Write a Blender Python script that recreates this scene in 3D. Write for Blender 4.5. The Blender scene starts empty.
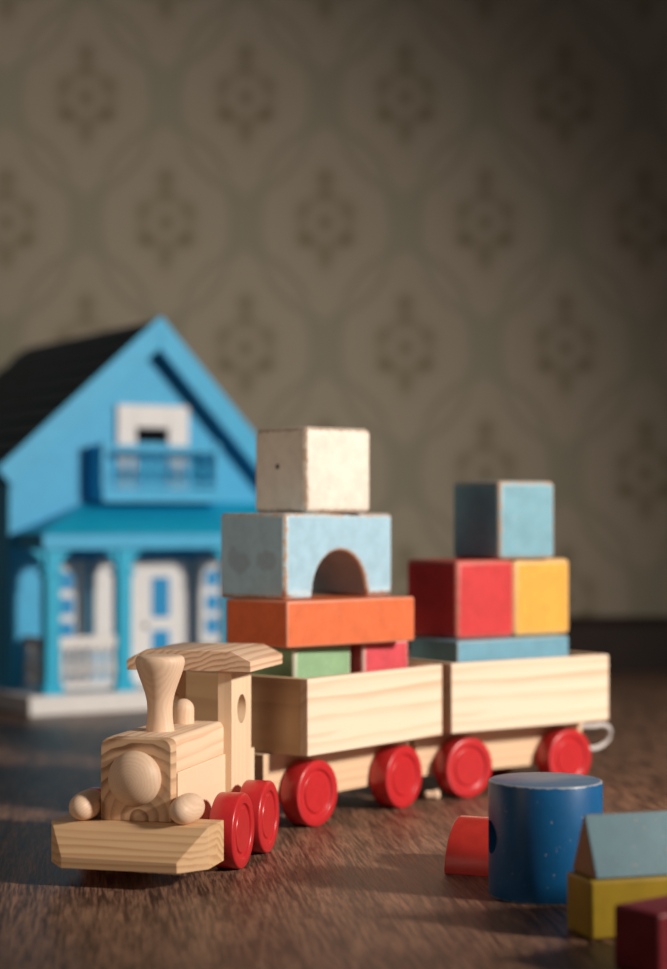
import bpy, bmesh, math, random
from mathutils import Vector, Matrix
random.seed(4)
S = 0.01                      # everything below is written in centimetres
C = bpy.context.scene.collection
scn = bpy.context.scene
R = math.radians

# ------------------------------------------------------------------ camera, world, lights, exposure
cam_d = bpy.data.cameras.new('camera'); cam = bpy.data.objects.new('camera', cam_d); C.objects.link(cam)
cam.location = (0, 0, 18.514*S); cam.rotation_euler = (R(90+1.093), 0, 0)
cam_d.sensor_fit = 'HORIZONTAL'; cam_d.sensor_width = 24; cam_d.lens = 1857.9/667*24
cam_d.clip_start = 0.02; cam_d.clip_end = 50
cam_d.dof.use_dof = True; cam_d.dof.focus_distance = 0.985; cam_d.dof.aperture_fstop = 4.6
scn.camera = cam

w = bpy.data.worlds.new('world'); scn.world = w; w.use_nodes = True
w.node_tree.nodes['Background'].inputs[0].default_value = (0.97, 0.94, 0.95, 1)
w.node_tree.nodes['Background'].inputs[1].default_value = 0.075

def spot(name, loc, target, energy, color, radius, size, blend):
    d = bpy.data.lights.new(name, 'SPOT'); o = bpy.data.objects.new(name, d); C.objects.link(o)
    o.location = Vector(loc)*S
    o.rotation_euler = (Vector(target)-Vector(loc)).to_track_quat('-Z', 'Y').to_euler()
    d.energy = energy; d.color = color; d.shadow_soft_size = radius*S; d.spot_size = R(size); d.spot_blend = blend
    return o
spot('key_light', (125, 40, 68), (-21, 155, 19), 138, (1.0, 0.91, 0.82), 9, 61, 0.85)
spot('fill_light', (-102, 28, 44), (-4, 121, 15), 21, (1.0, 0.77, 0.58), 25, 30, 1.0)
scn.view_settings.view_transform = 'Standard'; scn.view_settings.look = 'None'
scn.view_settings.exposure = 0.0; scn.view_settings.gamma = 1

# ------------------------------------------------------------------ node helpers
class E:
    """a node socket with arithmetic"""
    def __init__(s, nt, v): s.nt = nt; s.v = v
    def m(s, op, *o):
        n = s.nt.nodes.new('ShaderNodeMath'); n.operation = op
        for i, q in enumerate((s,)+o):
            q = q.v if isinstance(q, E) else q
            if isinstance(q, (int, float)): n.inputs[i].default_value = q
            else: s.nt.links.new(q, n.inputs[i])
        return E(s.nt, n.outputs[0])
    def __add__(s, o): return s.m('ADD', o)
    def __sub__(s, o): return s.m('SUBTRACT', o)
    def __mul__(s, o): return s.m('MULTIPLY', o)
    def __truediv__(s, o): return s.m('DIVIDE', o)
    def abs(s): return s.m('ABSOLUTE')
    def sqrt(s): return s.m('SQRT')
    def max(s, o): return s.m('MAXIMUM', o)
    def min(s, o): return s.m('MINIMUM', o)
    def rnd(s): return s.m('ROUND')
    def pw(s, o): return s.m('POWER', o)
    def sin(s): return s.m('SINE')
    def smooth(s, a, b, lo=0.0, hi=1.0):
        n = s.nt.nodes.new('ShaderNodeMapRange'); n.interpolation_type = 'SMOOTHSTEP'
        s.nt.links.new(s.v, n.inputs[0])
        for i, q in zip((1, 2, 3, 4), (a, b, lo, hi)): n.inputs[i].default_value = q
        return E(s.nt, n.outputs[0])

class Mat:
    def __init__(s, name, rough=0.5, spec=0.5):
        s.m = bpy.data.materials.new(name); s.m.use_nodes = True; s.nt = s.m.node_tree
        s.b = s.nt.nodes['Principled BSDF']; s.b.inputs['Roughness'].default_value = rough
        s.b.inputs['Specular IOR Level'].default_value = spec
        s.tc = s.nt.nodes.new('ShaderNodeTexCoord')
        mp = s.nt.nodes.new('ShaderNodeMapping'); mp.inputs['Scale'].default_value = (100, 100, 100)
        s.nt.links.new(s.tc.outputs['Object'], mp.inputs[0]); s.co = mp.outputs[0]   # centimetres
    def xyz(s, co=None):
        n = s.nt.nodes.new('ShaderNodeSeparateXYZ'); s.nt.links.new(co or s.co, n.inputs[0])
        return [E(s.nt, n.outputs[i]) for i in range(3)]
    def mapped(s, scale, loc=(0, 0, 0), rot=(0, 0, 0)):
        n = s.nt.nodes.new('ShaderNodeMapping'); n.inputs['Scale'].default_value = scale
        n.inputs['Location'].default_value = loc; n.inputs['Rotation'].default_value = rot
        s.nt.links.new(s.co, n.inputs[0]); return n.outputs[0]
    def noise(s, co, scale, detail=3, rough=0.55):
        n = s.nt.nodes.new('ShaderNodeTexNoise'); s.nt.links.new(co, n.inputs['Vector'])
        n.inputs['Scale'].default_value = scale; n.inputs['Detail'].default_value = detail
        n.inputs['Roughness'].default_value = rough
        return E(s.nt, n.outputs['Fac'])
    def col(s, c):
        n = s.nt.nodes.new('ShaderNodeRGB'); n.outputs[0].default_value = (*c, 1); return n.outputs[0]
    def mix(s, f, a, b):
        n = s.nt.nodes.new('ShaderNodeMix'); n.data_type = 'RGBA'
        s.nt.links.new(f.v, n.inputs[0])
        s.nt.links.new(a if not isinstance(a, tuple) else s.col(a), n.inputs[6])
        s.nt.links.new(b if not isinstance(b, tuple) else s.col(b), n.inputs[7])
        return n.outputs[2]
    def out(s, c): s.nt.links.new(c if not isinstance(c, tuple) else s.col(c), s.b.inputs['Base Color'])
    def bump(s, h, strength=0.2, dist=0.02):
        n = s.nt.nodes.new('ShaderNodeBump'); n.inputs['Strength'].default_value = strength
        n.inputs['Distance'].default_value = dist*S
        s.nt.links.new(h.v, n.inputs['Height']); s.nt.links.new(n.outputs[0], s.b.inputs['Normal'])
    def rough(s, e): s.nt.links.new(e.v, s.b.inputs['Roughness'])
    def nedge(s, kind):
        """1 on flat faces, lower on the rounded edges, from the object-space normal"""
        n = s.nt.nodes.new('ShaderNodeSeparateXYZ')
        g = s.nt.nodes.new('ShaderNodeNewGeometry'); vt = s.nt.nodes.new('ShaderNodeVectorTransform')
        vt.vector_type = 'NORMAL'; vt.convert_from = 'WORLD'; vt.convert_to = 'OBJECT'
        s.nt.links.new(g.outputs['Normal'], vt.inputs[0]); s.nt.links.new(vt.outputs[0], n.inputs[0])
        a, b, c = [E(s.nt, n.outputs[i]).abs() for i in range(3)]
        if kind == 'box': return a.max(b).max(c)
        if kind == 'cyl':
            x, y, z = s.xyz(); rim = (x*x+y*y).sqrt().smooth(2.66, 2.74)
            return z.min(z*-1+5.65).smooth(0.02, 0.13, 0.24, 0)*rim*-1+1
        x, y, z = s.xyz()
        inn = (x*x+(z-0.28)*(z-0.28)).sqrt().smooth(3.0, 3.1)
        box_ = a.max(b).max(c); arc = b.max(b*-1+1)
        return box_*inn+arc*(inn*-1+1)
    def edge(s, radius=0.12):
        """1 near convex edges"""
        bv = s.nt.nodes.new('ShaderNodeBevel'); bv.inputs['Radius'].default_value = radius*S; bv.samples = 6
        g = s.nt.nodes.new('ShaderNodeNewGeometry'); d = s.nt.nodes.new('ShaderNodeVectorMath'); d.operation = 'DOT_PRODUCT'
        s.nt.links.new(bv.outputs[0], d.inputs[0]); s.nt.links.new(g.outputs['True Normal'], d.inputs[1])
        return E(s.nt, d.outputs['Value'])

def pine(name, axis, centre, period=0.42, light=(0.80, 0.58, 0.39), dark=(0.60, 0.34, 0.18), amt=0.75, warp=0.5):
    amt = amt*0.75
    """solid softwood: growth rings round a line parallel to axis"""
    m = Mat(name, 0.55, 0.35)
    st = {'x': (0.10, 1, 1), 'y': (1, 0.10, 1), 'z': (1, 1, 0.10)}[axis]
    n = m.noise(m.mapped(st, (centre[0], centre[1], 3)), 0.55, 2)
    x, y, z = m.xyz()
    a, b = {'x': (y, z), 'y': (x, z), 'z': (x, y)}[axis]
    a = a-centre[0]; b = b-centre[1]
    r = (a*a+b*b).sqrt()+(n-0.5)*(warp*2.2)
    ph = r*(1/period); fr = ph-ph.m('FLOOR')
    ring = fr.smooth(0.15, 0.86)*fr.smooth(0.90, 1.0, 1, 0)
    n2 = m.noise(m.mapped(tuple(q*(0.35 if q < 1 else 1) for q in st)), 9, 3)
    n3 = m.noise(m.mapped(st), 0.35, 1)
    f = ring*amt*n3.smooth(0.3, 0.7, 0.35, 1.0)+(n2-0.5)*0.35
    c = m.mix(f.smooth(0, 1.0), light, dark)
    m.out(c); m.bump(n2+ring*0.4, 0.15, 0.012)
    return m.m

def turned(name, axis, light=(0.80, 0.58, 0.41), dark=(0.66, 0.43, 0.28), off=(0.1, 0.05), period=0.16):
    m = Mat(name, 0.5, 0.35)
    x, y, z = m.xyz(); a, b = {'x': (y, z), 'y': (x, z), 'z': (x, y)}[axis]
    a = a-off[0]; b = b-off[1]
    n = m.noise(m.co, 0.9, 2)
    r = (a*a+b*b*0.8).sqrt()+(n-0.5)*0.25
    s = (r*(2*math.pi/period)).sin()*0.5+0.5
    st = {'x': (.1, 1, 1), 'y': (1, .1, 1), 'z': (1, 1, .1)}[axis]
    n2 = m.noise(m.mapped(st), 8, 3)
    m.out(m.mix((s*0.26+n2*0.35+n*0.2).smooth(0.1, 1.0), light, dark)); m.bump(n2, 0.08, 0.01)
    return m.m

def paint(name, c, wear=(0.50, 0.30, 0.17), pale=0.0, edge=1.0, rough=0.45, smudge=None, seed=0.0, mott=0.06, kind='box'):
    """old brushed paint over wood, rubbed through along the edges"""
    m = Mat(name, rough, 0.4)
    n = m.noise(m.mapped((1, 1, 1), (seed, seed*2, 0)), 0.9, 4, 0.6)
    n2 = m.noise(m.mapped((1, 1, 1), (seed, 3, 0)), 5, 4, 0.65)
    dk = tuple(q*(1-mott*1.6) for q in c); lt = tuple(min(1, q*(1+mott)+0.02*mott) for q in c)
    col = m.mix(n.smooth(0.3, 0.7), dk, lt)
    if smudge:
        x, y, z = m.xyz()
        f = None
        for (sy, sz, ry, rz) in smudge:
            p = (y-sy)/ry; q = (z-sz)/rz
            g = (p*p+q*q+(n2-0.5)*1.8).smooth(0.5, 1.1, 0.5, 0)
            f = g if f is None else f.max(g)
        f = f*x.smooth(0.5, 1.0)*0.55
        col = m.mix(f, col, (0.16, 0.09, 0.16))
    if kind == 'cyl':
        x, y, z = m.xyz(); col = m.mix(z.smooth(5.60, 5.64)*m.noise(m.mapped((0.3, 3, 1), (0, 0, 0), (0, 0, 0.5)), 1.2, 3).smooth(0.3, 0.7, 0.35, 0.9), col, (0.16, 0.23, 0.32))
    e = m.nedge(kind) if kind else m.edge(0.16)
    n5 = m.noise(m.mapped((1, 1, 1), (seed, 9, 4)), 3.0, 3, 0.7)
    if pale:
        col = m.mix((e+(n5-0.5)*0.10).smooth(0.93, 0.999, pale, 0), col, (0.80, 0.74, 0.62))
    col = m.mix((e+(n5-0.5)*0.75).smooth(0.80, 0.90, edge, 0), col, wear)
    chips = (n2*0.7+m.noise(m.mapped((1, 1, 1), (seed, 7, 1)), 2.2, 2)*0.5).smooth(0.86, 0.90)
    col = m.mix(chips*(0.1 if kind == 'cyl' else 0.5)*edge, col, wear)
    m.out(col); m.bump(n2, 0.25, 0.02)
    return m.m

def plain(name, c, rough=0.5, var=0.08, scale=0.8, spec=0.4):
    m = Mat(name, rough, spec)
    n = m.noise(m.co, scale, 3)
    m.out(m.mix(n.smooth(0.3, 0.7), tuple(q*(1-var) for q in c), tuple(min(1, q*(1+var)) for q in c)))
    m.bump(m.noise(m.co, 12, 3), 0.06, 0.01)
    return m.m

# ------------------------------------------------------------------ mesh helpers (centimetres)
def link(name, bm, mat, parent=None, smooth=False, bevel=0.0, seg=2, ang=35):
    bmesh.ops.recalc_face_normals(bm, faces=bm.faces[:])
    bmesh.ops.scale(bm, vec=(S, S, S), verts=bm.verts[:])
    me = bpy.data.meshes.new(name); bm.to_mesh(me); bm.free(); me.materials.append(mat)
    o = bpy.data.objects.new(name, me); C.objects.link(o)
    if parent: o.parent = parent
    if bevel:
        b = o.modifiers.new('bevel', 'BEVEL'); b.width = bevel*S; b.segments = seg
        b.limit_method = 'ANGLE'; b.angle_limit = R(30); b.harden_normals = False
    if smooth or bevel:
        for p in me.polygons: p.use_smooth = True
        try:
            me.set_sharp_from_angle(angle=R(ang))
        except Exception: pass
    return o
def box(bm, x0, x1, y0, y1, z0, z1):
    v = [bm.verts.new((x, y, z)) for x in (x0, x1) for y in (y0, y1) for z in (z0, z1)]
    for f in ((0, 1, 3, 2), (4, 6, 7, 5), (0, 4, 5, 1), (2, 3, 7, 6), (0, 2, 6, 4), (1, 5, 7, 3)):
        bm.faces.new([v[i] for i in f])
def Box(*a):
    bm = bmesh.new(); box(bm, *a); return bm
def prism(bm, pts, axis, a, b):
    """extrude a 2D outline along an axis from a to b"""
    def P(u, v, t): return {'x': (t, u, v), 'y': (u, t, v), 'z': (u, v, t)}[axis]
    A = [bm.verts.new(P(u, v, a)) for u, v in pts]; B = [bm.verts.new(P(u, v, b)) for u, v in pts]
    n = len(pts)
    bm.faces.new(A); bm.faces.new(B[::-1])
    for i in range(n): bm.faces.new((A[i], A[(i+1) % n], B[(i+1) % n], B[i]))
def lathe(bm, prof, n=64, M=None):
    """prof = (radius, height); axis z, then transformed by M"""
    M = M or Matrix()
    rings = []
    for r, h in prof:
        if r < 1e-5: rings.append([bm.verts.new(M @ Vector((0, 0, h)))])
        else: rings.append([bm.verts.new(M @ Vector((r*math.cos(t*2*math.pi/n), r*math.sin(t*2*math.pi/n), h))) for t in range(n)])
    for A, B in zip(rings, rings[1:]):
        for i in range(n):
            j = (i+1) % n
            if len(A) == 1: bm.faces.new((A[0], B[i], B[j]))
            elif len(B) == 1: bm.faces.new((A[i], A[j], B[0]))
            else: bm.faces.new((A[i], A[j], B[j], B[i]))
    for Rg, rv in ((rings[0], True), (rings[-1], False)):
        if len(Rg) > 1: bm.faces.new(Rg[::-1] if rv else Rg)
def tube(bm, pts, r, n=10, closed=False):
    pts = [Vector(p) for p in pts]; rings = []
    up = Vector((0.13, 0.21, 1)).normalized()
    for i, p in enumerate(pts):
        a = pts[i-1] if (i or closed) else p; b = pts[(i+1) % len(pts)] if (i < len(pts)-1 or closed) else p
        t = (b-a).normalized(); u = t.cross(up).normalized(); v = t.cross(u)
        rings.append([bm.verts.new(p+u*r*math.cos(k*2*math.pi/n)+v*r*math.sin(k*2*math.pi/n)) for k in range(n)])
    prs = list(zip(rings, rings[1:])) + ([(rings[-1], rings[0])] if closed else [])
    for A, B in prs:
        for k in range(n): bm.faces.new((A[k], A[(k+1) % n], B[(k+1) % n], B[k]))
    if not closed: bm.faces.new(rings[0]); bm.faces.new(rings[-1][::-1])
TOX = Matrix.Rotation(R(90), 4, 'Y')            # lathe axis -> +x
TOY = Matrix.Rotation(R(-90), 4, 'X')           # lathe axis -> +y
def T(x, y, z): return Matrix.Translation((x, y, z))
def thing(name, label, cat, loc, rz, group=None):
    o = bpy.data.objects.new(name, None); C.objects.link(o); o.empty_display_size = 0.02
    o.location = Vector(loc)*S; o.rotation_euler = (0, 0, rz); tag(o, label, cat, group); return o
def tag(o, label, cat, group=None):
    o['label'] = label; o['category'] = cat
    if group: o['group'] = group
    return o
def struct(o): o['kind'] = 'structure'; return o

# ------------------------------------------------------------------ the room
WALL = 228.0
def floor_mat():
    m = Mat('dark_oak_floor', 0.36, 0.45)
    rot = m.mapped((1, 1, 1), (0, 0, 0), (0, 0, R(-7)))
    x, y, z = m.xyz(rot)
    pw = 19.0
    px = x/pw+0.31; k = px.m('FLOOR'); fx = px-k
    off = (k*37.7)
    cb = m.nt.nodes.new('ShaderNodeCombineXYZ')
    m.nt.links.new((x+off).v, cb.inputs[0]); m.nt.links.new((y+off*3.1).v, cb.inputs[1]); m.nt.links.new((off*0.3).v, cb.inputs[2])
    def mp(sc):
        n = m.nt.nodes.new('ShaderNodeMapping'); n.inputs['Scale'].default_value = sc
        m.nt.links.new(cb.outputs[0], n.inputs[0]); return n.outputs[0]
    wv = m.noise(mp((0.16, 0.022, 1)), 1.0, 2)
    rings = (wv*60).sin()*0.5+0.5
    fine = m.noise(mp((3.6, 0.17, 1)), 1.5, 4, 0.7)
    pores = m.noise(mp((6, 0.28, 1)), 2.0, 2, 0.6).smooth(0.52, 0.66)
    f = rings*0.22+fine.smooth(0.34, 0.68)*0.78
    c = m.mix(f.smooth(0.0, 1.0), (0.048, 0.021, 0.013), (0.345, 0.185, 0.115))
    c = m.mix(pores*0.7, c, (0.030, 0.014, 0.009))
    gap = (fx-0.5).abs().smooth(0.492, 0.499)
    yl = y/68+k*0.41; gy = ((yl-yl.m('FLOOR'))-0.5).abs().smooth(0.4975, 0.4995)
    g = gap.max(gy)*0.5
    c = m.mix(g*0.8, c, (0.012, 0.007, 0.005))
    m.out(c); m.rough((fine*0.3+0.32)); m.bump(fine*0.6-pores*0.8-g*2, 0.35, 0.02)
    return m.m
bm = bmesh.new(); box(bm, -180, 180, -60, WALL+2, -2, 0)
struct(link('floor', bm, floor_mat()))

def wallpaper_mat():
    m = Mat('damask_wallpaper', 0.75, 0.2)
    X, Y, Z = m.xyz()
    PX, PZ = 19.65, 30.9
    wob = m.noise(m.mapped((1, 1, 1)), 0.35, 2)
    u = (X+1.0)/PX+(wob-0.5)*0.03; v = (Z-55.1)/PZ
    hs = []; spots = None; buds = None; dash = None
    for s in (0.0, 0.5):
        uu = u+s; vv = v+s
        a = (uu-uu.rnd()).abs(); b = vv-vv.rnd(); ab = b.abs()
        h = ((a/0.415).pw(5.0)+((ab+a*0.52)/0.405).pw(5.0)).pw(0.2)
        hs.append(h)
        for (x0, z0, rx, rz, st) in ((0, .175, .055, .040, 1), (0, .115, .05, .02, .6), (0, 0.0, .05, .035, 1), (.13, -.07, .055, .030, .85),
                                     (.145, .05, .05, .035, .45), (0, -.145, .05, .045, .85)):
            p = (a-x0)/rx; q = (b-z0)/rz
            g = (p*p+q*q)*-1.0
            g = g.m('EXPONENT')*st if hasattr(g, 'm') else g
            spots = g if spots is None else spots+g
        p = a/0.15; q = (b-0.0)/0.095; p = ((p*p+q*q).sqrt()-1)/0.33
        spots = spots+(p*p*-1.0).m('EXPONENT')*0.42
        d = (h-1.10).abs().smooth(0.0, 0.07, 1, 0)*ab.smooth(0.16, 0.22)*ab.smooth(0.33, 0.40, 1, 0)
        dash = d if dash is None else dash.max(d)
    h = hs[0].min(hs[1])
    band = h.smooth(0.90, 1.02)
    stip = m.noise(m.mapped((2.0, 1, 0.8)), 0.9, 4, 0.65)
    c = m.mix((band*0.85+(stip-0.5)*1.0).smooth(0.0, 1.0), (0.345, 0.295, 0.222), (0.275, 0.252, 0.182))
    c = m.mix((spots*0.75).min(0.85), c, (0.17, 0.135, 0.074))
    c = m.mix(dash*0.4, c, (0.165, 0.150, 0.092))
    m.out(c); m.bump(stip, 0.15, 0.03)
    return m.m
struct(link('wall_back', Box(-180, 180, WALL, WALL+6, 0, 250), wallpaper_mat()))
bm = bmesh.new(); prism(bm, [(WALL, 0), (WALL-1.6, 0), (WALL-1.6, 5.6), (WALL-1.1, 6.4), (WALL-0.6, 6.7), (WALL, 6.7)], 'x', -180, 180)
struct(link('baseboard_back', bm, plain('dark_baseboard', (0.022, 0.010, 0.007), 0.4, 0.2)))

# ------------------------------------------------------------------ dollhouse
HZ = R(31)
hb = plain('sky_blue_house_paint', (0.050, 0.45, 0.76), 0.5, 0.05)
hc = plain('bright_cyan_house_paint', (0.008, 0.46, 0.72), 0.5, 0.05)
hw = plain('white_house_paint', (0.82, 0.80, 0.78), 0.5, 0.03)
hs_ = plain('slate_roof_paint', (0.008, 0.055, 0.090), 0.6, 0.25, 0.5)
hg = plain('blue_pane', (0.015, 0.30, 0.62), 0.3, 0.05)
hk = plain('dark_opening', (0.004, 0.005, 0.007), 0.8, 0.1, 0.8, 0.1)
# local axes: x = along the front to the right, -y = out of the front, z up
H = thing('dollhouse', 'blue wooden dollhouse with white windows, porch, balcony and dark shingled roof', 'dollhouse', (-18.9, 189.6, 0), HZ)
UL, UR, DP = -15.0, 13.6, 30.5
APX, EL, ER = 37.3, 23.0, 22.4
link('base', Box(-15.9, 14.4, -7.8, DP+0.5, 0, 1.9), hw, H, bevel=0.15)
bm = bmesh.new(); prism(bm, [(UL, 1.9), (UR, 1.9), (UR, ER), (0.1, APX), (UL, EL)], 'y', 0, DP)
link('house_wall', bm, hb, H, bevel=0.05)
def roof_side(x1, z1, name):
    # x1,z1: eave; ridge at (0.1, APX+1.3)
    rx, rz = 0.1, APX+1.35
    d = Vector((x1-rx, z1-rz)); L = d.length; t = d/L; n = Vector((-t.y, t.x));
    if n.y < 0: n = -n
    bm = bmesh.new(); rows = 9
    def q(a, h): return (rx+t.x*a+n.x*h, rz+t.y*a+n.y*h)
    prism(bm, [q(0, -0.9), q(L, -0.9), q(L, 0), q(0, 0)], 'y', -2.0, DP+2.8)
    for i in range(rows):
        a0 = L*i/rows-0.2 if i else 0; a1 = L*(i+1)/rows
        prism(bm, [q(a0, 0.0), q(a1, 0.0), q(a1, 0.42), q(a0, 0.12)], 'y', -2.0+0.12, DP+2.8)
    link(name, bm, hs_, H)
    bm = bmesh.new(); prism(bm, [(rx, rz-2.0/n.y), q(L+0.15, -2.0), q(L+0.15, 0.35), (rx, rz+0.35/n.y)], 'y', -2.7, -2.05)
    return bm
for (x1, z1) in ((-16.9, 23.3), (15.2, 22.4)):
    b_ = roof_side(x1, z1, 'roof')
    link('barge_board', b_, hb, H, bevel=0.06)
# attic window / balcony door
bm = bmesh.new()
box(bm, -3.7, -1.6, -0.6, 0.0, 21.5, 30.2); box(bm, 2.0, 4.3, -0.6, 0, 21.5, 30.2); box(bm, -1.6, 2.0, -0.6, 0, 27.9, 30.2)
at = link('attic_window', bm, hw, H, bevel=0.08)
link('pane', Box(-1.6, 2.0, -0.15, 0.02, 26.4, 27.9), hk, at)
link('door_panel', Box(-1.6, 2.0, -0.3, 0.02, 21.5, 26.4), hb, at)
# balcony
B0, B1, BN = -6.6, 6.3, -3.5
bc = link('balcony', Box(B0, B1+0.8, BN-0.1, 0, 20.3, 21.6), hb, H, bevel=0.08)
bm = bmesh.new()
box(bm, B0, B1, BN, BN+0.5, 25.4, 26.0); box(bm, B0, B1, BN, BN+0.5, 21.9, 22.3)
for i in range(11):
    lathe(bm, [(0.16, 21.5), (0.16, 22.4), (0.30, 22.9), (0.34, 23.4), (0.2, 24.2), (0.16, 24.8), (0.2, 25.5)], 8, T(B0+0.4+i*(B1-B0-0.8)/10, BN+0.25, 0))
box(bm, B0-0.1, B0+0.5, BN-0.1, BN+0.5, 21.5, 26.3); box(bm, B1-0.5, B1+0.1, BN-0.1, BN+0.5, 21.5, 26.3)
link('balcony_railing', bm, hb, bc)
for a, b in ((B0-0.05, B0+0.4), (B1-0.4, B1+0.05)): link('balcony_side', Box(a, b, BN+0.5, 0, 21.5, 26.0), hb, bc)
# porch roof
bm = bmesh.new()
top = [(-7.0, 0, 20.35), (13.6, 0, 20.35)]; bot = [(-14.7, -7.6, 17.2), (14.4, -7.6, 17.2), (14.4, 0, 17.2), (-14.7, 0, 17.2)]
V = [bm.verts.new(p) for p in top+bot]
for f in ((0, 1, 3, 2), (0, 2, 5), (1, 4, 3), (0, 5, 4, 1), (2, 3, 4, 5)): bm.faces.new([V[i] for i in f])
link('porch_roof', bm, hc, H, bevel=0.04)
bm = bmesh.new(); box(bm, -14.4, 14.1, -7.3, -6.5, 15.7, 17.25); box(bm, -14.4, -13.6, -6.5, 0, 15.7, 17.25); box(bm, 13.3, 14.1, -6.5, 0, 15.7, 17.25)
link('porch_fascia', bm, hb, H, bevel=0.05)
for x in (-13.2, -5.75, 6.0, 13.0):
    bm = bmesh.new()
    box(bm, x-0.72, x+0.72, -7.0, -5.6, 1.9, 15.7)
    box(bm, x-1.0, x+1.0, -7.2, -5.4, 13.2, 13.7); box(bm, x-1.0, x+1.0, -7.2, -5.4, 1.9, 2.9)
    for s in (-1, 1):
        prism(bm, [(x+s*0.7, 15.7), (x+s*2.2, 15.7), (x+s*1.3, 14.9), (x+s*0.7, 13.5)], 'y', -6.6, -6.0)
    link('porch_post', bm, hc, H, bevel=0.06)
def rail(x0, x1, n, mat, name='porch_railing'):
    bm = bmesh.new(); box(bm, x0, x1, -6.6, -6.0, 6.3, 7.3); box(bm, x0, x1, -6.6, -6.0, 2.3, 2.9)
    for i in range(n):
        x = x0+(i+0.5)*(x1-x0)/n
        lathe(bm, [(0.28, 2.8), (0.28, 3.4), (0.45, 4.0), (0.28, 5.2), (0.28, 5.9), (0.4, 6.4)], 8, T(x, -6.3, 0))
    link(name, bm, mat, H)
rail(-12.5, -6.4, 6, hw); rail(6.7, 12.3, 6, hw)
bm = bmesh.new(); box(bm, -13.5, -13.0, -5.6, 0, 6.3, 7.2); box(bm, -13.5, -13.0, -5.6, 0, 2.3, 2.8)
for i in range(4): lathe(bm, [(0.25, 2.7), (0.42, 3.9), (0.25, 5.2), (0.3, 6.4)], 8, T(-13.25, -0.8-i*1.3, 0))
link('porch_railing', bm, hw, H)
# ground floor windows, shutter, door
def framed(name, x0, x1, z0, z1, panes, d=0.5):
    bm = bmesh.new(); box(bm, x0, x1, -d, 0, z0, z1)
    fr = link(name, bm, hw, H, bevel=0.1)
    for (a, b, c, e) in panes: link('pane', Box(a, b, -d-0.06, -d+0.1, c, e), hg, fr)
    return fr
framed('window', -10.6, -6.8, 5.6, 14.6, [(-9.9, -8.4, 11.6, 13.3), (-9.9, -8.4, 9.1, 10.8), (-9.9, -8.4, 6.7, 8.4)])
link('shutter', Box(-6.2, -3.8, -0.7, 0, 5.4, 14.6), hw, H, bevel=0.1)
dr = framed('front_door', -2.4, 4.5, 1.9, 14.5, [(0.1, 2.1, 8.6, 12.7), (0.1, 2.1, 4.2, 7.3)], 0.6)
bm = bmesh.new(); lathe(bm, [(0.12, 0), (0.25, 0.3), (0, 0.5)], 10, T(-0.7, -0.6, 7.8) @ Matrix.Rotation(R(90), 4, 'X'))
link('door_knob', bm, hk, dr)
framed('window', 5.1, 9.0, 5.6, 14.6, [(6.3, 7.8, 11.6, 13.3), (6.3, 7.8, 9.1, 10.8), (6.3, 7.8, 6.7, 8.4)])

# ------------------------------------------------------------------ train
red = plain('red_lacquer', (0.52, 0.022, 0.026), 0.30, 0.05, 2.0, 0.5)
def yaw(a): return math.atan2(-math.cos(R(a)), -math.sin(R(a)))
def wheel(parent, x, side, rub=False):
    """turned red wheel with a raised rim, a groove and a hub disc"""
    y0, y1 = 3.0, 4.38
    prof = [(0, 0), (1.90, 0), (1.97, 0.03), (2.0, 0.10), (2.0, 1.27), (1.97, 1.34), (1.91, 1.38), (1.50, 1.38), (1.46, 1.37), (1.43, 1.33), (1.40, 1.25),
            (1.36, 1.23), (1.22, 1.23), (1.19, 1.25), (1.17, 1.30), (1.14, 1.33), (0, 1.33)]
    M = T(x, y0, 2.0) @ TOY if side > 0 else T(x, -y0, 2.0) @ Matrix.Rotation(R(90), 4, 'X')
    bm = bmesh.new(); lathe(bm, prof, 72, M)
    return link('wheel', bm, red, parent, smooth=True, ang=40)
def axle(parent, x):
    bm = bmesh.new(); lathe(bm, [(0.35, -3.05), (0.35, 3.05)], 20, T(x, 0, 2.0) @ TOY)
    return link('axle', bm, turned_y, parent, smooth=True)
turned_y = turned('birch_axle', 'y')
turned_z = turned('turned_beech_upright', 'z')
turned_x = turned('turned_beech_lengthwise', 'x', period=0.13)

L = thing('toy_locomotive', 'unpainted wooden toy locomotive with funnel, cab and red wheels, leading the train', 'toy locomotive', (-8.395, 102.479, 0), yaw(14.495))
# cow-catcher beam
m_beam = pine('pine_beam', 'y', (9.0, -5.5), 0.40, (0.70, 0.455, 0.25), (0.48, 0.25, 0.11), 0.85)
bm = bmesh.new()
xb, xt, xn, hw_, c_ = 5.47, 7.97, 9.49, 4.25, 1.16; z0, z1, zn = 0.95, 3.05, 1.5
P = {}
def vv(k, *c): P[k] = bm.verts.new(c)
for s in (-1, 1):
    vv(('bt', s), xb, s*hw_, z1); vv(('bb', s), xb, s*hw_, z0)
    vv(('ft', s), xt, s*hw_, z1); vv(('fb', s), xt, s*hw_, z0)
    vv(('nt', s), xn, s*(hw_-c_), zn); vv(('nb', s), xn, s*(hw_-c_), z0)
def fc(*k): bm.faces.new([P[i] for i in k])
fc(('bt', -1), ('bt', 1), ('ft', 1), ('ft', -1)); fc(('bb', -1), ('fb', -1), ('nb', -1), ('nb', 1), ('fb', 1), ('bb', 1))
fc(('bt', -1), ('bb', -1), ('bb', 1), ('bt', 1)); fc(('ft', -1), ('ft', 1), ('nt', 1), ('nt', -1)); fc(('nt', -1), ('nt', 1), ('nb', 1), ('nb', -1))
for s in (-1, 1):
    fc(('bt', s), ('ft', s), ('fb', s), ('bb', s)); fc(('ft', s), ('nt', s), ('nb', s), ('fb', s))
link('bumper_beam', bm, m_beam, L, bevel=0.035)
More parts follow.
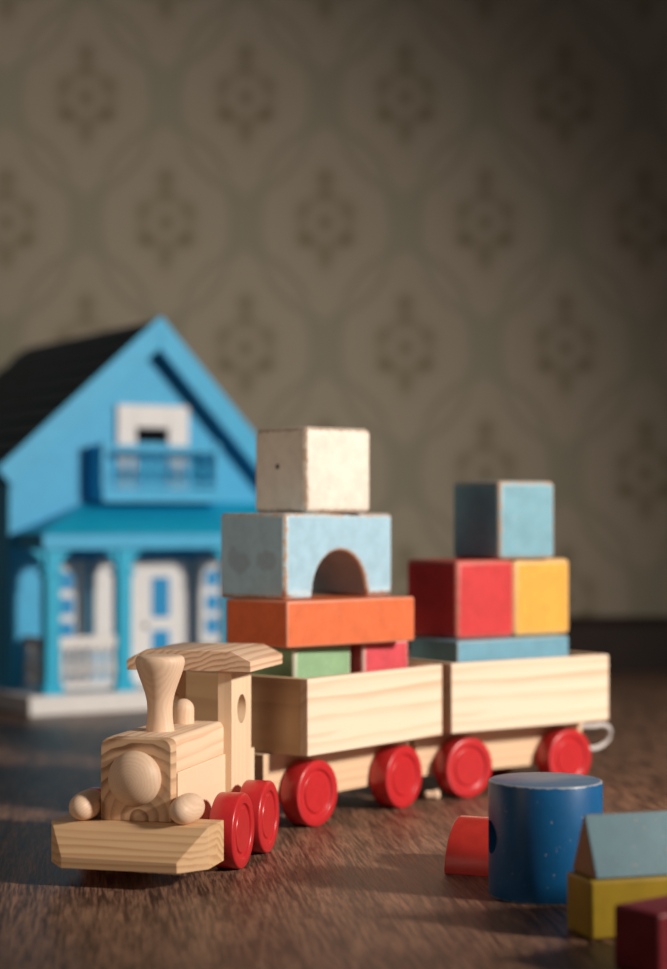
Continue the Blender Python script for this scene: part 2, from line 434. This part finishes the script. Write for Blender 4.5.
# chassis, boiler, front plate
m_ch = pine('pine_chassis', 'x', (9, 3), 0.55, (0.84, 0.64, 0.44), (0.70, 0.47, 0.28), 0.45)
bm = bmesh.new(); box(bm, -1.7, 6.2, -2.03, 2.03, 1.3, 5.5)
link('chassis', bm, m_ch, L, bevel=0.05)
link('rear_chassis', Box(-6.3, -1.72, -2.32, 2.32, 1.3, 5.35), m_ch, L, bevel=0.06)
def rounded(w_, z0, z1, r=0.42, n=6):
    pts = [(-w_, z0), (w_, z0)]
    for s, cx in ((1, w_-r), (-1, -w_+r)):
        for i in range(n+1):
            t = (i/n)*math.pi/2; t = t if s > 0 else math.pi/2+t
            pts.append((cx+r*math.cos(t), z1-r+r*math.sin(t)))
    return pts
m_fr = pine('pine_end_grain_plate', 'x', (0.2, 3.2), 0.55, (0.70, 0.46, 0.28), (0.27, 0.13, 0.06), 1.5, 0.25)
bm = bmesh.new(); prism(bm, rounded(1.93, 3.05, 7.3, 0.5), 'x', 6.2, 7.04)
link('boiler_front', bm, m_fr, L, bevel=0.06)
m_bo = pine('pine_boiler', 'x', (-4.0, 9.5), 0.40, (0.86, 0.64, 0.44), (0.66, 0.33, 0.17), 1.3, 0.35)
bm = bmesh.new(); prism(bm, rounded(1.92, 5.5, 7.3, 0.4), 'x', -1.7, 6.19)
link('boiler', bm, m_bo, L, bevel=0.04)
# headlamp dome
bm = bmesh.new(); r = 1.42
prof = [(1.28, 0), (1.39, 0.10), (r, 0.22)]+[(r*math.cos(t), 0.22+1.0*math.sin(t)) for t in [math.pi/2*i/14 for i in range(1, 14)]]+[(0, 1.22)]
lathe(bm, prof, 64, T(7.03, 0.04, 5.27) @ TOX)
link('front_dome', bm, turned('turned_beech_dome', 'x', (0.74, 0.53, 0.37), (0.60, 0.39, 0.25), (0.05, 5.2), 0.15), L, smooth=True, ang=60)
# funnel
bm = bmesh.new()
prof = [(0.78, 7.25), (0.72, 7.6), (0.68, 8.0), (0.67, 8.5), (0.71, 8.9), (0.80, 9.3), (0.95, 9.75), (1.10, 10.15), (1.22, 10.5), (1.30, 10.8),
        (1.32, 11.0), (1.28, 11.17), (1.18, 11.27), (1.0, 11.31), (0.5, 11.33), (0, 11.33)]
lathe(bm, prof, 64, T(3.39, 0, 0))
o = link('funnel', bm, turned_z, L, smooth=True, ang=60)
bm = bmesh.new()
lathe(bm, [(0.60, 7.25), (0.60, 8.05)]+[(0.6*math.cos(t), 8.05+0.6*math.sin(t)) for t in [math.pi/2*i/8 for i in range(1, 8)]]+[(0, 8.65)], 48, T(-0.39, 0, 0))
link('steam_dome', bm, turned_z, L, smooth=True, ang=60)
# cab posts with round windows
m_po = pine('pine_post', 'z', (-7, 6), 0.55, (0.85, 0.64, 0.43), (0.70, 0.46, 0.27), 0.55, 0.3)
for s in (-1, 1):
    bm = bmesh.new()
    xa, xc = -5.42, -1.71; cx, cz, rr = -3.6, 7.84, 0.82; n = 40
    ya, yb = (1.58, 2.37) if s > 0 else (-2.37, -1.58)
    def ringpts():
        sq, ci = [], []
        for i in range(n):
            t = math.pi/4+2*math.pi*i/n; c, q = math.cos(t), math.sin(t); m_ = max(abs(c), abs(q)); hx, hz = 1.6, 1.6
            sq.append((cx+hx*c/m_, cz+hz*q/m_)); ci.append((cx+rr*c, cz+rr*q))
        return sq, ci
    sq, ci = ringpts()
    # outer frame corners
    X0, X1, Z0, Z1 = xa, xc, 1.4, 10.11
    out = []
    for i in range(n):
        t = math.pi/4+2*math.pi*i/n; c, q = math.cos(t), math.sin(t); m_ = max(abs(c), abs(q))
        u, v = c/m_, q/m_
        out.append((cx+(X1-cx if u > 0 else cx-X0)*u, cz+(Z1-cz if v > 0 else cz-Z0)*v))
    LA = []
    for y in (ya, yb):
        O_ = [bm.verts.new((a, y, b)) for a, b in out]; I_ = [bm.verts.new((a, y, b)) for a, b in ci]
        for i in range(n): bm.faces.new((O_[i], O_[(i+1) % n], I_[(i+1) % n], I_[i]))
        LA.append((O_, I_))
    for k in (0, 1):
        for i in range(n):
            j = (i+1) % n; bm.faces.new((LA[0][k][i], LA[0][k][j], LA[1][k][j], LA[1][k][i]))
    link('cab_post', bm, m_po, L, smooth=True, ang=30)
# roof
m_ro = pine('pine_cab_roof', 'x', (3.5, 4.5), 0.30, (0.80, 0.56, 0.38), (0.46, 0.22, 0.11), 1.1, 0.4)
bm = bmesh.new(); prism(bm, [(-3.64, 10.11), (3.64, 10.11), (3.64, 10.68), (2.49, 11.26), (-2.49, 11.26), (-3.64, 10.68)], 'x', -7.52, -1.2)
link('cab_roof', bm, m_ro, L, bevel=0.035)
# buffers
for s in (-1, 1):
    bm = bmesh.new(); prof = [(0, -1.55)]
    for i in range(1, 24):
        t = i/24; h = -1.55+3.1*t; rr = 0.76*(max(0, 1-abs(2*t-1)**2.6))**0.5*(1.0-0.10*(t-0.4))
        prof.append((rr, h))
    prof.append((0, 1.55))
    lathe(bm, prof, 40, T(6.9, s*2.72, 3.05+0.72) @ TOX)
    link('buffer', bm, turned_x, L, smooth=True, ang=80)
for x in (2.41, -2.41):
    axle(L, x)
    for s in (-1, 1): wheel(L, x, s)

m_side = pine('pine_wagon_side', 'x', (11, 3), 0.62, (0.86, 0.69, 0.52), (0.70, 0.42, 0.25), 0.9, 0.55)
m_end = pine('pine_wagon_end', 'y', (-5, 2.2), 0.60, (0.80, 0.55, 0.32), (0.60, 0.36, 0.18), 0.7, 0.5)
m_wch = pine('pine_wagon_chassis', 'x', (5, -4), 0.55, (0.74, 0.53, 0.34), (0.56, 0.35, 0.19), 0.6)
G = 'open wooden wagons of the toy train'
W = thing('toy_wagon', 'open wooden toy wagon right behind the locomotive, carrying green, orange and arch blocks', 'toy wagon', (-1.637, 118.768, 0), yaw(37.602), G)
wl, ww, t_ = 7.03, 5.566, 0.6
link('wagon_floor', Box(-wl+0.01, wl-0.01, -ww+t_, ww-t_, 4.57, 5.2), m_side, W)
for s in (-1, 1):
    a, b = sorted((s*ww, s*(ww-t_)))
    link('side_board', Box(-wl, wl, a, b, 4.569, 9.121), m_side, W, bevel=0.05)
    a, b = sorted((s*wl, s*(wl-t_)))
    link('end_board', Box(a, b, -ww+t_, ww-t_, 4.569, 9.121), m_end, W, bevel=0.03)
link('chassis', Box(-7.0, 7.9, -2.9, 2.9, 1.5, 4.56), m_wch, W, bevel=0.05)
for x in (4.518, -4.518):
    axle(W, x)
    for s in (-1, 1): wheel(W, x, s)
W2 = W.copy(); C.objects.link(W2)
W2.location = Vector((10.231, 130.227, 0))*S; W2.rotation_euler = (0, 0, yaw(54.643))
W2['label'] = 'open wooden toy wagon at the tail of the train, with a white cord loop'
for ch in list(W.children):
    c = ch.copy(); C.objects.link(c); c.parent = W2
# pull cord loop at the tail of the last wagon
mc = plain('white_cord', (0.62, 0.58, 0.56), 0.7, 0.1)
bm = bmesh.new()
pts = [(-6.95, 2.2, 3.7), (-7.4, 2.3, 3.85)]
for i in range(17):
    t = math.pi*0.62-i/16*math.pi*1.45
    pts.append((-8.85+1.3*math.cos(math.pi-t)*-1.0*-1, 2.4+0.35*math.sin(t), 3.0+0.88*math.sin(t)))
pts.append((-6.9, 2.2, 2.4))
tube(bm, pts, 0.17, 10)
link('cord_loop', bm, mc, W2, smooth=True)
# coupling cords
for par, x0, dx in ((W, 7.9, 1.5), (W2, 7.9, 1.0)):
    bm = bmesh.new(); tube(bm, [(x0-0.1, 0, 2.2), (x0+dx*0.3, 0, 2.0), (x0+dx*0.6, 0, 2.0), (x0+dx, 0, 2.2)], 0.12, 8)
    link('coupling_cord', bm, mc, par, smooth=True)

# ------------------------------------------------------------------ blocks
pk = dict(
    cream=paint('cream_paint', (0.79, 0.72, 0.62), (0.40, 0.25, 0.15), 0.0, 0.85, seed=1),
    arch=paint('pale_blue_paint', (0.36, 0.56, 0.68), (0.50, 0.27, 0.13), 0.25, 0.85, seed=2, kind='arch', smudge=((1.2, 2.4, 0.9, 0.7), (-1.0, 2.2, 0.9, 0.7), (-1.6, 2.6, 0.5, 0.7))),
    orange=paint('orange_paint', (0.72, 0.155, 0.050), (0.55, 0.20, 0.10), 0.2, 0.35, seed=3),
    green=paint('green_paint', (0.27, 0.45, 0.25), (0.62, 0.52, 0.38), 0.6, 0.5, seed=4),
    pink=paint('rose_paint', (0.62, 0.075, 0.095), (0.60, 0.35, 0.30), 0.5, 0.4, seed=5),
    red=paint('red_paint', (0.60, 0.040, 0.042), (0.50, 0.25, 0.15), 0.1, 0.5, seed=6),
    yellow=paint('yellow_paint', (0.80, 0.40, 0.065), (0.60, 0.40, 0.20), 0.25, 0.5, seed=7),
    blue=paint('sky_blue_paint', (0.195, 0.40, 0.49), (0.58, 0.34, 0.20), 0.2, 0.85, seed=8),
    plank=paint('dull_blue_paint', (0.16, 0.36, 0.47), (0.50, 0.30, 0.18), 0.1, 0.4, seed=9),
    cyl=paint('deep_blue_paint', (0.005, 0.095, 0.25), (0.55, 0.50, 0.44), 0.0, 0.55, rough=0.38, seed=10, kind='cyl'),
    half=paint('glossy_red_paint', (0.52, 0.035, 0.025), (0.30, 0.10, 0.06), 0.0, 0.4, rough=0.25, seed=11, kind=None),
    prism=paint('teal_paint', (0.058, 0.155, 0.195), (0.40, 0.22, 0.12), 0.0, 0.8, seed=12, kind=None),
    ochre=paint('ochre_yellow_paint', (0.37, 0.24, 0.013), (0.42, 0.26, 0.07), 0.0, 0.5, seed=13),
    maroon=paint('dark_red_paint', (0.24, 0.015, 0.024), (0.25, 0.08, 0.06), 0.0, 0.3, seed=14))
# local x = long axis, local +y = the face on the viewer's right, both horizontal
def block(name, label, x, y, z, a, w_, d_, h_, mat, group=None, bev=0.38):
    o = link(name, Box(-w_/2, w_/2, -d_/2, d_/2, 0, h_), mat, None, bevel=bev, seg=4)
    o.location = Vector((x, y, z))*S; o.rotation_euler = (0, 0, yaw(a)); tag(o, label, 'toy block', group); return o
CU = 'painted cube blocks'
FL = 5.2
T1, T2, T3 = 10.80, 13.62, 18.94
block('cube_block', 'green painted cube block in the first wagon, under the orange slab', -2.52, 117.2, FL, 43, 5.2, 5.2, T1-FL, pk['green'], CU, 0.28)
block('cube_block', 'small rose red block in the first wagon, under the right end of the orange slab', 1.94, 120.57, FL, 43, 4.4, 4.0, T1-FL, pk['pink'], CU, 0.24)
block('slab_block', 'flat orange slab block lying below the blue arch block', -0.76, 117.43, T1, 47.76, 10.8, 5.85, T2-T1, pk['orange'], None, 0.16)
# arch
bm = bmesh.new(); Wd = 10.66/2; hh = T3-T2; ar = 2.68; ah = 0.28
NA = 24
off = 0.0
arc = [(off+ar, 0)]+[(off+ar*math.cos(math.pi*i/NA), ah+ar*math.sin(math.pi*i/NA)) for i in range(NA+1)]+[(off-ar, 0)]
arc_top = [(Wd, 0)]+[None]*(NA+1)+[(-Wd, 0)]
for i in range(NA+1):                       # the point of the outer outline each arc point looks at
    c_, s_ = math.cos(math.pi*i/NA), math.sin(math.pi*i/NA)
    k1 = (Wd-off*(1 if c_ > 0 else -1))/abs(c_) if abs(c_) > 1e-6 else 1e9
    k2 = (hh-ah)/s_ if s_ > 1e-6 else 1e9
    k = min(k1, k2); arc_top[i+1] = (off+k*c_, ah+k*s_)
def nearest(cx_, cz_):
    i = min(range(1, NA+2), key=lambda j: (arc_top[j][0]-cx_)**2+(arc_top[j][1]-cz_)**2); arc_top[i] = (cx_, cz_)
nearest(Wd, hh); nearest(-Wd, hh)
LY = []
for y in (-5.52/2, 5.52/2):
    LY.append(([bm.verts.new((a, y, b)) for a, b in arc], [bm.verts.new((a, y, b)) for a, b in arc_top]))
for A_, B_ in LY:
    for i in range(len(arc)-1): bm.faces.new((A_[i], A_[i+1], B_[i+1], B_[i]))
for k in (0, 1):
    for i in range(len(arc)-1): bm.faces.new((LY[0][k][i], LY[0][k][i+1], LY[1][k][i+1], LY[1][k][i]))
for j in (0, -1): bm.faces.new((LY[0][0][j], LY[0][1][j], LY[1][1][j], LY[1][0][j]))
bmesh.ops.dissolve_limit(bm, angle_limit=R(1), verts=[], edges=[]) if False else None
o = link('arch_block', bm, pk['arch'], None, bevel=0.30, seg=3)
o.modifiers['bevel'].limit_method = 'ANGLE'
o.location = Vector((-1.66, 119.1, T2))*S; o.rotation_euler = (0, 0, yaw(39.5))
tag(o, 'pale blue arch block with worn edges, standing on the orange slab', 'toy block')
block('cube_block', 'cream white cube block with a small nail hole, on top of the blue arch', -1.35, 118.76, T3, 51.2, 5.35, 5.42, 5.38, pk['cream'], CU)
cr = C.objects[-1] if False else [q for q in C.objects if q.get('label', '').startswith('cream white')][0]
bm = bmesh.new(); lathe(bm, [(0.17, 0), (0.17, 0.02), (0, 0.02)], 16, T(2.675, -0.15, 2.95) @ TOX)
link('nail_hole', bm, hk, cr)
S1 = 10.40; S2 = 15.78
block('slab_block', 'long blue block lying in the rear wagon, below the red and yellow cubes', 10.91, 129.75, FL, 52.6, 10.4, 5.04, S1-FL, pk['plank'], None, 0.16)
block('cube_block', 'bright red cube block on the rear wagon, touching the yellow cube', 8.80, 129.55, S1, 52.9, 5.3, 5.5, S2-S1, pk['red'], CU)
block('cube_block', 'yellow cube block on the rear wagon, right of the red cube', 13.10, 132.75, S1, 53.1, 5.4, 5.3, S2-S1, pk['yellow'], CU)
block('cube_block', 'sky blue cube block topping the stack on the rear wagon', 12.0, 131.36, S2, 54.8, 5.15, 5.25, 5.45, pk['blue'], CU)

# blue cylinder with a round tunnel
n = 96; r = 2.82; hgt = 5.65
bm = bmesh.new(); lathe(bm, [(r-0.10, 0), (r-0.03, 0.03), (r, 0.10), (r, hgt-0.10), (r-0.03, hgt-0.03), (r-0.10, hgt)], n)
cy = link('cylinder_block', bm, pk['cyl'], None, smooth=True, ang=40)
cut = bmesh.new(); lathe(cut, [(0.82, -4), (0.82, 4)], 40, T(0, 0, 2.9) @ TOX)
co = link('cutter', cut, pk['cyl'])
md = cy.modifiers.new('hole', 'BOOLEAN'); md.operation = 'DIFFERENCE'; md.object = co; md.solver = 'EXACT'
ev = cy.evaluated_get(bpy.context.evaluated_depsgraph_get()); me = bpy.data.meshes.new_from_object(ev)
cy.modifiers.clear(); cy.data = me; bpy.data.objects.remove(co)
for p in me.polygons: p.use_smooth = True
me.set_sharp_from_angle(angle=R(40))
cy.location = Vector((10.5, 92.35, 0))*S; cy.rotation_euler = (0, 0, R(10))
tag(cy, 'dark blue cylinder block with a round hole, standing on the floor', 'toy block')

# red half-round block behind the cylinder
rh = 2.65
bm = bmesh.new(); prism(bm, [(rh*math.cos(math.pi*i/32), rh*math.sin(math.pi*i/32)) for i in range(33)], 'x', 0, 5.3)
o = link('half_round_block', bm, pk['half'], None, smooth=True, bevel=0.06, ang=40)
az = R(-22)
o.location = Vector((5.78+rh*math.sin(-az)*1.0, 97.55+rh*math.cos(az), 0))*S; o.rotation_euler = (0, 0, az)
tag(o, 'red half-round block lying flat, half hidden behind the blue cylinder', 'toy block')

# front right pile
def slab(name, label, cx, cy_, z, ang, l, d, h, mat, bev=0.16, group=None):
    """near-left corner at cx,cy; runs along ang for l and back for d"""
    o = link(name, Box(0, l, 0, d, 0, h), mat, None, bevel=bev, seg=3)
    o.location = Vector((cx, cy_, z))*S; o.rotation_euler = (0, 0, ang); tag(o, label, 'toy block', group); return o
slab('slab_block', 'mustard yellow block on the floor, beneath the teal prism', 11.31, 82.0, 0, R(17), 10.6, 2.65, 2.62, pk['ochre'])
bm = bmesh.new(); prism(bm, [(0, 0), (2.6, 0), (1.30, 2.75)], 'x', 0, 9.8)
# bare wood end faces
o = link('prism_block', bm, pk['prism'], None, bevel=0.10, seg=3)
o.data.materials.append(pine('bare_prism_end', 'x', (1, 1), 0.5, (0.42, 0.24, 0.13), (0.30, 0.16, 0.08), 0.5))
for p in o.data.polygons:
    if abs(p.normal.x) > 0.9: p.material_index = 1
o.location = Vector((11.57, 82.25, 2.62))*S; o.rotation_euler = (0, 0, R(17))
tag(o, 'teal triangular prism block with a bare wood end, on the mustard block', 'toy block')
slab('slab_block', 'dark red block on the floor at the lower right corner', 13.1, 75.2, 0, R(37.5), 5.3, 2.55, 2.62, pk['maroon'], 0.18)

# small peg on the floor between the wagons
bm = bmesh.new()
lathe(bm, [(0, -0.55), (0.2, -0.5), (0.27, -0.38), (0.27, 0.1), (0.34, 0.16), (0.36, 0.4), (0.25, 0.52), (0, 0.56)], 24, TOX)
o = link('wooden_peg', bm, turned('peg_wood', 'x'), None, smooth=True, ang=60)
o.location = Vector((6.5, 123.4, 0.33))*S; o.rotation_euler = (0, R(3), R(20))
tag(o, 'tiny turned wooden peg lying on the floor between the two wagons', 'peg')
